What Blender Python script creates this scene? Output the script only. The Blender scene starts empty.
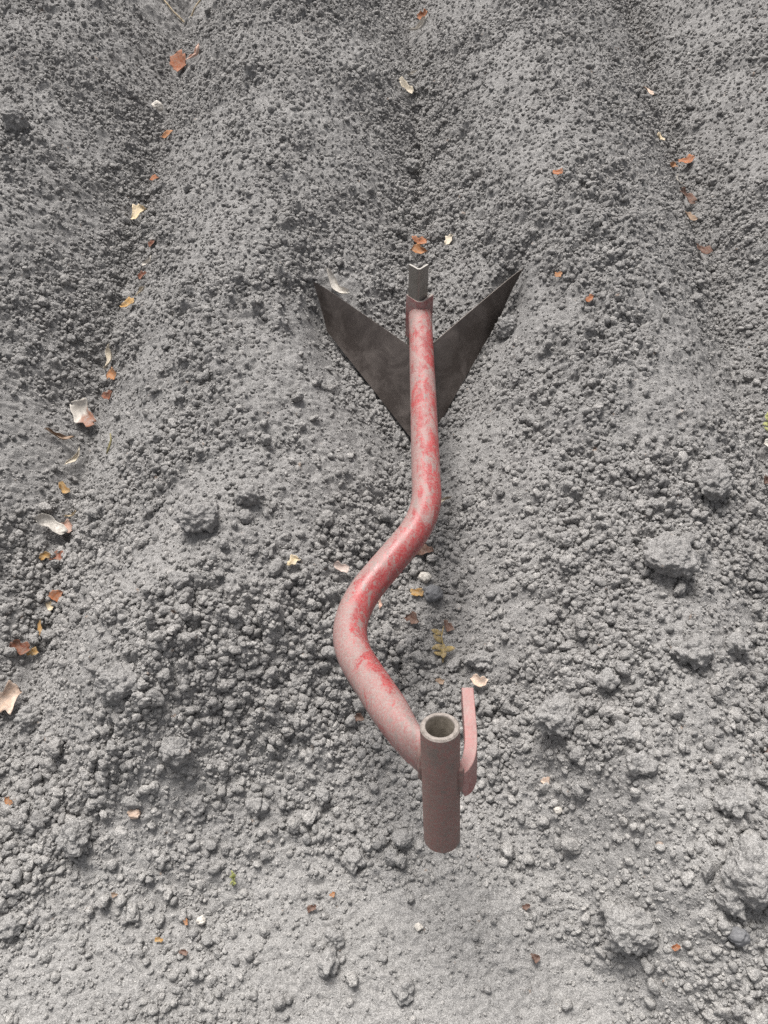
import bpy, math, random
import numpy as np
from mathutils import Vector, Matrix

rng = np.random.default_rng(11)
random.seed(5)
scene = bpy.context.scene
COL = scene.collection

# ------------------------------------------------------------------ noise
def hsh(ix, iy, seed, iz=0):
    h = (ix.astype(np.int64) * 374761393 + iy.astype(np.int64) * 668265263 + np.asarray(iz).astype(np.int64) * 2147483647 + seed * 974634777) & 0xffffffff
    h = ((h ^ (h >> 13)) * 1274126177) & 0xffffffff
    h = ((h ^ (h >> 16)) * 2246822519) & 0xffffffff
    return h ^ (h >> 15)

def fade(t): return t * t * t * (t * (t * 6 - 15) + 10)

def perlin2(x, y, seed):
    x0 = np.floor(x); y0 = np.floor(y); fx = x - x0; fy = y - y0
    def g(ix, iy, dx, dy):
        a = (hsh(ix, iy, seed) & 0xffff) * (2 * math.pi / 65536)
        return np.cos(a) * dx + np.sin(a) * dy
    u = fade(fx); v = fade(fy)
    a = g(x0, y0, fx, fy); b = g(x0 + 1, y0, fx - 1, fy)
    c = g(x0, y0 + 1, fx, fy - 1); d = g(x0 + 1, y0 + 1, fx - 1, fy - 1)
    return 1.4 * ((a + (b - a) * u) * (1 - v) + (c + (d - c) * u) * v)

def perlin3(p, seed):
    f = np.floor(p); q = p - f; w = fade(q); out = 0
    for i in (0, 1):
        for j in (0, 1):
            for k in (0, 1):
                h = hsh(f[:, 0] + i, f[:, 1] + j, seed, f[:, 2] + k)
                gx = ((h & 255) / 127.5 - 1); gy = (((h >> 8) & 255) / 127.5 - 1); gz = (((h >> 16) & 255) / 127.5 - 1)
                d = gx * (q[:, 0] - i) + gy * (q[:, 1] - j) + gz * (q[:, 2] - k)
                out = out + d * (w[:, 0] if i else 1 - w[:, 0]) * (w[:, 1] if j else 1 - w[:, 1]) * (w[:, 2] if k else 1 - w[:, 2])
    return out * 1.2

def domes2(x, y, cell, seed, prob, rlo, rhi):
    """height of little rounded crumbs strewn over a plane, one or none per cell"""
    X = x / cell; Y = y / cell; x0 = np.floor(X); y0 = np.floor(Y)
    out = np.zeros_like(X)
    for i in (-1, 0, 1):
        for j in (-1, 0, 1):
            cx = x0 + i; cy = y0 + j
            h = hsh(cx, cy, seed); h2 = hsh(cx, cy, seed + 77)
            px = cx + (h & 1023) / 1023.0; py = cy + ((h >> 10) & 1023) / 1023.0
            r = rlo + (rhi - rlo) * (((h >> 20) & 1023) / 1023.0) ** 2
            r = np.where((h2 & 1023) / 1023.0 < prob, r, 0.0)
            el = 0.75 + 0.5 * ((h2 >> 10) & 255) / 255.0
            d2 = ((X - px) * el) ** 2 + ((Y - py) / el) ** 2
            out = np.maximum(out, np.sqrt(np.maximum(0, r * r - d2)))
    return out * cell

def domes3(p, cell, seed, prob):
    P = p / cell; f = np.floor(P); out = np.zeros(len(p))
    for i in (-1, 0, 1):
        for j in (-1, 0, 1):
            for k in (-1, 0, 1):
                c = f + (i, j, k)
                h = hsh(c[:, 0], c[:, 1], seed, c[:, 2]); h2 = hsh(c[:, 0], c[:, 1], seed + 9, c[:, 2])
                d = P - c - np.stack([(h & 1023) / 1023., ((h >> 10) & 1023) / 1023., ((h >> 20) & 1023) / 1023.], 1)
                r = np.where((h2 & 1023) / 1023. < prob, .35 + .4 * ((h2 >> 10) & 255) / 255., 0)
                out = np.maximum(out, np.sqrt(np.maximum(0, r * r - (d * d).sum(1))))
    return out * cell

def sstep(a, b, t):
    t = np.clip((t - a) / (b - a), 0, 1); return t * t * (3 - 2 * t)

# ------------------------------------------------------------------ materials
def new_mat(name):
    m = bpy.data.materials.new(name); m.use_nodes = True
    nt = m.node_tree; b = nt.nodes['Principled BSDF']
    return m, nt, b

def N(nt, typ, **kw):
    n = nt.nodes.new(typ)
    for k, v in kw.items():
        if hasattr(n, k): setattr(n, k, v)
        else: n.inputs[k].default_value = v
    return n

def noise(nt, vec, scale, detail=4, rough=.6, dist=0):
    n = N(nt, 'ShaderNodeTexNoise'); n.inputs['Scale'].default_value = scale
    n.inputs['Detail'].default_value = detail; n.inputs['Roughness'].default_value = rough; n.inputs['Distortion'].default_value = dist
    if vec is not None: nt.links.new(vec, n.inputs['Vector'])
    return n.outputs['Fac']

def ramp(nt, fac, stops):
    r = N(nt, 'ShaderNodeValToRGB'); e = r.color_ramp.elements
    while len(e) < len(stops): e.new(.5)
    for el, (p, c) in zip(e, stops):
        el.position = p; el.color = (*c, 1) if not isinstance(c, (int, float)) else (c, c, c, 1)
    nt.links.new(fac, r.inputs['Fac']); return r.outputs['Color']

def mix(nt, fac, a, b, mode='MIX'):
    m = N(nt, 'ShaderNodeMix'); m.data_type = 'RGBA'; m.blend_type = mode
    for s, v in ((m.inputs[0], fac), (m.inputs[6], a), (m.inputs[7], b)):
        if isinstance(v, (int, float)): s.default_value = v if s.type == 'VALUE' else (v, v, v, 1)
        elif isinstance(v, tuple): s.default_value = (*v, 1)
        else: nt.links.new(v, s)
    return m.outputs[2]

def bump(nt, b, h, strength, dist):
    n = N(nt, 'ShaderNodeBump'); n.inputs['Strength'].default_value = strength; n.inputs['Distance'].default_value = dist
    nt.links.new(h, n.inputs['Height']); nt.links.new(n.outputs['Normal'], b.inputs['Normal']); return n

def objvec(nt): return N(nt, 'ShaderNodeTexCoord').outputs['Object']

def soil_mat(name, tint=(1, 1, 1), island=False):
    m, nt, b = new_mat(name); v = objvec(nt)
    c = ramp(nt, noise(nt, v, 7, 5, .65), [(.3, (.186, .180, .175)), (.7, (.258, .251, .244))])
    c = mix(nt, ramp(nt, noise(nt, v, 190, 3, .7), [(.3, .0), (.75, 1.0)]), c, (.286, .278, .270))
    g = ramp(nt, noise(nt, v, 620, 2, .6), [(.32, .62), (.68, 1.22)])
    c = mix(nt, 1.0, c, g, 'MULTIPLY')
    # a little rusty and pale organic fleck
    fl = ramp(nt, noise(nt, v, 85, 2, .5), [(.735, 0.0), (.77, .5)])
    c = mix(nt, fl, c, (.25, .17, .12))
    if island:
        ri = N(nt, 'ShaderNodeNewGeometry').outputs['Random Per Island']
        c = mix(nt, 1.0, c, ramp(nt, ri, [(0, (.95, .95, .95)), (.8, (1.14, 1.135, 1.125)), (1, (1.30, 1.29, 1.275))]), 'MULTIPLY')
    # soil colour runs paler on the near ground to darker far off, broken by noise
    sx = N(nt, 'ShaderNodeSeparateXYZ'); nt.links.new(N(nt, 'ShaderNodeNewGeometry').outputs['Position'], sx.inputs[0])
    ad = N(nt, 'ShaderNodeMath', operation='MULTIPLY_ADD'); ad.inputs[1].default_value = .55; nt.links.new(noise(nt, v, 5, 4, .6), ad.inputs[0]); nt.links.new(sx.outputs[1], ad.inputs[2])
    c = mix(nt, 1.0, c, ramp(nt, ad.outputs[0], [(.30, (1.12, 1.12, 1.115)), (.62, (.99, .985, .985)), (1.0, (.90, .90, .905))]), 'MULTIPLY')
    c = mix(nt, 1.0, c, tint, 'MULTIPLY')
    nt.links.new(c, b.inputs['Base Color'])
    b.inputs['Roughness'].default_value = 1; b.inputs['Specular IOR Level'].default_value = .08
    a = N(nt, 'ShaderNodeMath', operation='ADD')
    nt.links.new(noise(nt, v, 330, 4, .7), a.inputs[0])
    k = N(nt, 'ShaderNodeMath', operation='MULTIPLY'); k.inputs[1].default_value = .5
    nt.links.new(noise(nt, v, 900, 2, .6), k.inputs[0]); nt.links.new(k.outputs[0], a.inputs[1])
    bump(nt, b, a.outputs[0], .9, .0022)
    return m

def plain_mat(name, c1, c2, scale=160, rough=.75, bstr=.3, bd=.0008, spec=.25, dust=0):
    m, nt, b = new_mat(name); v = objvec(nt)
    c = mix(nt, ramp(nt, noise(nt, v, scale, 4, .65), [(.35, 0.), (.65, 1.)]), c1, c2)
    if dust: c = mix(nt, ramp(nt, noise(nt, v, 240, 4, .7), [(.40, 0.), (.64, dust)]), c, (.19, .165, .145))
    nt.links.new(c, b.inputs['Base Color']); b.inputs['Roughness'].default_value = rough
    b.inputs['Specular IOR Level'].default_value = spec
    bump(nt, b, noise(nt, v, scale * 3, 3, .6), bstr, bd)
    return m

def worn_paint(name, red, dust, d0, d1, chips=.5, rough=.5, attr=False):
    """old red enamel, scuffed and filmed with dry soil dust"""
    m, nt, b = new_mat(name); v = objvec(nt)
    mp = N(nt, 'ShaderNodeMapping'); mp.inputs['Scale'].default_value = (1, .35, 1); nt.links.new(v, mp.inputs[0]); sv = mp.outputs[0]
    c = mix(nt, ramp(nt, noise(nt, sv, 80, 4, .6), [(.35, 0.), (.65, 1.)]), red, tuple(k * .66 for k in red))
    big = noise(nt, sv, 60, 6, .68, .5)
    if attr:
        at = N(nt, 'ShaderNodeAttribute'); at.attribute_name = 'wear'
        s = N(nt, 'ShaderNodeMath', operation='ADD'); nt.links.new(big, s.inputs[0]); nt.links.new(at.outputs['Fac'], s.inputs[1]); big = s.outputs[0]
    big = ramp(nt, big, [(d0, 0.), (d1, 1.)])
    fine = ramp(nt, noise(nt, v, 480, 4, .8), [(.44, 0.), (.58, 1.)])
    f = mix(nt, big, mix(nt, 1., fine, .35, 'MULTIPLY'), mix(nt, 1., mix(nt, .55, fine, 1.), .96, 'MULTIPLY'))
    c = mix(nt, f, c, dust)
    c = mix(nt, ramp(nt, noise(nt, sv, 95, 5, .75), [(.575, 0.), (.60, .8)]), c, tuple(k * .80 for k in dust))
    ch = ramp(nt, noise(nt, v, 170, 5, .8), [(.565, 0.), (.60, chips)])
    c = mix(nt, ch, c, (.19, .135, .12))
    nt.links.new(c, b.inputs['Base Color'])
    rr = ramp(nt, f, [(0, rough), (1, .75)]); nt.links.new(rr, b.inputs['Roughness'])
    b.inputs['Specular IOR Level'].default_value = .5
    bump(nt, b, noise(nt, v, 420, 4, .75), .28, .0007)
    return m

M = {}
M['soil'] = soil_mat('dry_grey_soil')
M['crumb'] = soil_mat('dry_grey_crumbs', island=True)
M['slate'] = plain_mat('slate_grey_stone', (.11, .11, .115), (.17, .17, .175), 90)
M['paint'] = worn_paint('worn_red_paint', (.29, .030, .032), (.225, .182, .168), .46, .575, .8, .28, True)
M['paint_socket'] = worn_paint('dusty_rusted_red_paint', (.24, .045, .04), (.158, .127, .112), .20, .31, .6, .5)
M['paint_hook'] = worn_paint('faded_pink_paint', (.27, .075, .07), (.27, .19, .175), .35, .6, .6)
M['paint_bracket'] = worn_paint('scuffed_bracket_paint', (.29, .06, .06), (.33, .25, .235), .33, .6, .5)
M['bore'] = plain_mat('dusty_bore', (.10, .085, .068), (.17, .148, .122), 200, .9)
M['rim'] = plain_mat('bare_worn_edge', (.15, .13, .115), (.25, .22, .20), 300, .6)

def steel(name, c, dust, lo, hi, rough, metal):
    m, nt, b = new_mat(name); v = objvec(nt)
    f = ramp(nt, noise(nt, v, 26, 5, .68, .6), [(lo, 0.), (hi, 1.)])
    col = mix(nt, f, c, dust)
    sp = ramp(nt, noise(nt, v, 700, 2, .6), [(.3, .8), (.7, 1.15)])
    col = mix(nt, 1., col, sp, 'MULTIPLY')
    nt.links.new(col, b.inputs['Base Color']); b.inputs['Metallic'].default_value = metal
    rr = ramp(nt, f, [(0, rough), (1, .8)]); nt.links.new(rr, b.inputs['Roughness'])
    bump(nt, b, noise(nt, v, 260, 3, .6), .15, .0006)
    return m
M['wing'] = steel('dark_soil_polished_steel', (.072, .059, .053), (.15, .128, .117), .40, .75, .36, .5)
M['bright_cut'] = plain_mat('sawn_steel_end', (.27, .25, .23), (.38, .36, .33), 300, .5)
M['shank'] = steel('grey_bare_steel', (.20, .185, .165), (.27, .25, .23), .35, .7, .42, .5)

LC = {'russet': ((.20, .065, .03), (.30, .13, .075)), 'pink': ((.48, .30, .24), (.60, .42, .34)), 'orange': ((.25, .10, .035), (.34, .17, .08)),
      'rust': ((.22, .07, .025), (.32, .13, .06)), 'straw': ((.46, .36, .21), (.62, .52, .38)), 'darkrust': ((.12, .035, .02), (.20, .075, .04)),
      'white': ((.47, .44, .40), (.60, .57, .52)), 'cream': ((.46, .40, .30), (.60, .54, .45)), 'amber': ((.27, .14, .04), (.38, .25, .10)),
      'brown': ((.20, .13, .08), (.30, .21, .15)), 'olive': ((.17, .15, .06), (.26, .23, .12)), 'pinkbrown': ((.36, .21, .16), (.46, .31, .25)),
      'peach': ((.46, .33, .25), (.57, .45, .37)), 'bark': ((.075, .038, .028), (.15, .08, .058)), 'moss': ((.17, .19, .05), (.30, .31, .12)),
      'sprig': ((.17, .13, .045), (.30, .22, .10)), 'pinkgrey': ((.40, .30, .26), (.50, .42, .38))}
for k, (a, c) in LC.items(): M['l_' + k] = plain_mat(k + '_plant_litter', a, c, 150, .85, .6, .001, .15, .55)
def twotone():
    m, nt, b = new_mat('two_toned_leaf'); v = objvec(nt)
    s = N(nt, 'ShaderNodeSeparateXYZ'); nt.links.new(v, s.inputs[0])
    a = N(nt, 'ShaderNodeMath', operation='MULTIPLY_ADD'); a.inputs[1].default_value = 45; a.inputs[2].default_value = -.1
    nt.links.new(s.outputs[0], a.inputs[0])
    q = N(nt, 'ShaderNodeMath', operation='ADD'); nt.links.new(a.outputs[0], q.inputs[0]); nt.links.new(noise(nt, v, 90, 4), q.inputs[1])
    f = ramp(nt, q.outputs[0], [(.4, 0.), (.62, 1.)])
    c = mix(nt, f, (.50, .46, .41), (.24, .105, .06)); c = mix(nt, ramp(nt, noise(nt, v, 200, 4, .7), [(.42, 0.), (.68, .7)]), c, (.26, .25, .24)); nt.links.new(c, b.inputs['Base Color']); b.inputs['Roughness'].default_value = .8
    return m
M['l_twotone'] = twotone()

# ------------------------------------------------------------------ mesh helpers
def mesh_obj(name, verts, faces, mat, parent=None, smooth=True):
    me = bpy.data.meshes.new(name)
    verts = np.asarray(verts, dtype=np.float32); 
    if isinstance(faces, np.ndarray):
        n, k = faces.shape
        me.vertices.add(len(verts)); me.vertices.foreach_set('co', verts.ravel())
        me.loops.add(n * k); me.loops.foreach_set('vertex_index', faces.astype(np.int32).ravel())
        me.polygons.add(n); me.polygons.foreach_set('loop_start', np.arange(0, n * k, k, dtype=np.int32))
        me.update(calc_edges=True)
    else:
        me.from_pydata([tuple(map(float, v)) for v in verts], [], faces); me.update()
    me.polygons.foreach_set('use_smooth', np.full(len(me.polygons), smooth))
    mats = mat if isinstance(mat, (list, tuple)) else [mat]
    for m in mats: me.materials.append(m)
    o = bpy.data.objects.new(name, me); COL.objects.link(o)
    if parent: o.parent = parent
    return o

def tag(o, label, cat, group=None):
    o['label'] = label; o['category'] = cat
    if group: o['group'] = group
    return o

_ico = {}
def ico(level):
    if level in _ico: return _ico[level]
    t = (1 + 5 ** .5) / 2
    v = [(-1, t, 0), (1, t, 0), (-1, -t, 0), (1, -t, 0), (0, -1, t), (0, 1, t), (0, -1, -t), (0, 1, -t), (t, 0, -1), (t, 0, 1), (-t, 0, -1), (-t, 0, 1)]
    f = [(0, 11, 5), (0, 5, 1), (0, 1, 7), (0, 7, 10), (0, 10, 11), (1, 5, 9), (5, 11, 4), (11, 10, 2), (10, 7, 6), (7, 1, 8), (3, 9, 4), (3, 4, 2), (3, 2, 6), (3, 6, 8), (3, 8, 9), (4, 9, 5), (2, 4, 11), (6, 2, 10), (8, 6, 7), (9, 8, 1)]
    v = [np.array(p, float) / np.linalg.norm(p) for p in v]
    for _ in range(level):
        c = {}; nf = []
        def mid(a, b):
            k = (min(a, b), max(a, b))
            if k not in c:
                p = v[a] + v[b]; v.append(p / np.linalg.norm(p)); c[k] = len(v) - 1
            return c[k]
        for a, b, d in f:
            x, y, z = mid(a, b), mid(b, d), mid(d, a)
            nf += [(a, x, z), (b, y, x), (d, z, y), (x, y, z)]
        f = nf
    _ico[level] = (np.array(v), np.array(f)); return _ico[level]

# ------------------------------------------------------------------ the ground
FX, SP, AMP = .056, .475, .134
def wing_foot(x, y):
    """where the soil lies levelled along the lower edges of the wings, and how high"""
    right = x > .0545; dx = np.abs(x - .0545); yl = .628 + dx * np.where(right, 1.71, 1.237)
    wgt = np.exp(-np.where(y < yl, ((y - yl) / .10) ** 2, ((y - yl) / .035) ** 2)) * (1 - sstep(.128, np.where(right, .168, .20), dx))
    return wgt, -.026 + np.where(right, .52, .44) * dx

def base_height(x, y):
    wob = .008 * perlin2(x * .7, y * 1.9, 3) + .004 * perlin2(x * 3, y * 6, 4)
    t = (x + wob - FX) / SP; d = np.abs(t - np.round(t)) * 2
    s = np.sin(np.pi / 2 * d)
    s = s - .10 * np.exp(-(d / .10) ** 2) * 0 
    amp = AMP * (1 + .16 * perlin2(x * 1.5 + 7, y * 1.7, 5))
    y0 = .07 - .36 * sstep(.10, .34, x) - .07 * sstep(-.1, -.35, x)
    k = sstep(0, 1, (y - y0) / .34)
    low = .018 + .02 * np.exp(-((x - FX) / .13) ** 2) * (1 - sstep(.45, .70, y))     # furrow not yet opened in front of the plough
    prof = amp * s
    # the plough has opened its furrow wider here
    carve = np.exp(-((y - .765) / .12) ** 2 - ((x - FX) / .165) ** 2)
    prof = prof * (1 - .40 * carve)
    z = low * (1 - k) + k * np.maximum(prof, low * np.exp(-((x - FX) / .16) ** 2) * (1 - sstep(.55, .66, y)))
    # spoil banked up behind the wings
    z = z + .020 * np.exp(-((y - .90) / .06) ** 2 - ((x - FX) / .09) ** 2)
    wgt, line = wing_foot(x, y)
    z = z * (1 - wgt) + wgt * np.minimum(z, line)
    # slumped end of the left ridge
    z = z + .030 * np.exp(-((x + .265) / .075) ** 2 - ((y - .25) / .10) ** 2)
    return z

def crumbly(x, y):
    """1 where the surface is loose crumbs, near 0 on trodden dust"""
    edge = x - (.134 + (.07 - y) * .85) + .03 * perlin2(x * 14, y * 14, 21)
    lf = sstep(-.04, -.22, x)
    path = (1 - .35 * lf) * (1 - sstep(.03, .13, y + .06 * lf + .035 * perlin2(x * 8, y * 8, 22))) * (1 - sstep(-.02, .02, edge))
    patch = sstep(-.25, .35, perlin2(x * 5.5, y * 5.5, 23) + .5 * perlin2(x * 14, y * 14, 24))
    return np.clip((.35 + .65 * patch) * (1 - .86 * path), .04, 1)

def full_height(x, y):
    z = base_height(x, y)
    wx = x + .006 * perlin2(x * 40, y * 40, 31); wy = y + .006 * perlin2(x * 40, y * 40, 32)
    m = crumbly(x, y)
    z = z + .0022 * perlin2(x * 70, y * 7, 48) * np.exp(-((x - .06) / .05) ** 2 - ((y - .03) / .06) ** 2)
    wf = 1 - .65 * wing_foot(x, y)[0]; r = (.25 + .75 * m) * wf; m = m * wf
    z = z + r * (.009 * perlin2(x * 6, y * 6, 41) + .0105 * perlin2(x * 14, y * 14, 42)) + m * (.006 * perlin2(x * 33, y * 33, 43))
    z = z + r * .0035 * perlin2(x * 75, y * 75, 44) + .0018 * perlin2(x * 150, y * 150, 45) + .0011 * perlin2(x * 290, y * 290, 46)
    # rake streaks running down the ridge sides
    sd = np.sign(np.sin((x - FX) / SP * 2 * np.pi))
    st = sstep(.75, 1.1, y)
    z = z + st * .0024 * perlin2(x * 17 + sd * 30, (y + sd * x * (.55 + .3 * perlin2(x * 3, y * 3, 49))) * 48, 47)
    q = .12 + .88 * m
    z = z + q * (.0125 * np.abs(perlin2(wx * 30, wy * 30, 61)) + .0085 * np.abs(perlin2(wx * 78, wy * 78, 62)) + .0042 * np.abs(perlin2(x * 165, y * 165, 63))) + (.15 + .85 * m) * .0030 * np.abs(perlin2(x * 310, y * 310, 64)) - q * .006
    z = z + m * (.6 * domes2(wx, wy, .036, 51, .26, .2, .48) * (.4 + .6 * m)
                 + .6 * domes2(wx, wy, .016, 52, .45, .25, .55)) + (.15 + .85 * m) * (.55 * domes2(wx, wy, .0085, 53, .55, .25, .55))
    return z

def axis(lo, hi, step0, grow, far):
    """step0(v) inside lo..hi, then ever longer steps out to far"""
    a = [lo]
    while a[-1] < hi: a.append(a[-1] + step0(a[-1]))
    s = .004
    up = [a[-1]]
    while up[-1] < far: s *= grow; up.append(up[-1] + s)
    s = .004; dn = [a[0]]
    while dn[-1] > -far: s *= grow; dn.append(dn[-1] - s)
    return np.array(dn[:0:-1] + a + up[1:])
GX = axis(-1.05, 1.10, lambda v: .0019 + max(0, abs(v) - .6) * .004, 1.16, 60)
GY = axis(-.14, 1.98, lambda v: .0017 + max(0, v - .3) * .0007, 1.16, 60)
XX, YY = np.meshgrid(GX, GY)
ZZ = np.empty_like(XX)
for a in range(0, len(GY), 128): ZZ[a:a + 128] = full_height(XX[a:a + 128], YY[a:a + 128])

def hz(x, y):
    """surface height under points x, y"""
    x = np.atleast_1d(np.asarray(x, float)); y = np.atleast_1d(np.asarray(y, float))
    i = np.clip(np.searchsorted(GX, x) - 1, 0, len(GX) - 2); j = np.clip(np.searchsorted(GY, y) - 1, 0, len(GY) - 2)
    u = (x - GX[i]) / (GX[i + 1] - GX[i]); v = (y - GY[j]) / (GY[j + 1] - GY[j])
    return (ZZ[j, i] * (1 - u) + ZZ[j, i + 1] * u) * (1 - v) + (ZZ[j + 1, i] * (1 - u) + ZZ[j + 1, i + 1] * u) * v

ny, nx = XX.shape
idx = np.arange(ny * nx).reshape(ny, nx)
quads = np.stack([idx[:-1, :-1], idx[:-1, 1:], idx[1:, 1:], idx[1:, :-1]], -1).reshape(-1, 4)
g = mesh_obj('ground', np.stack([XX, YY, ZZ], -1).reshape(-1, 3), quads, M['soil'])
g['kind'] = 'structure'; g['label'] = 'dry grey crumbly soil drawn up into ridges and furrows'

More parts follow.
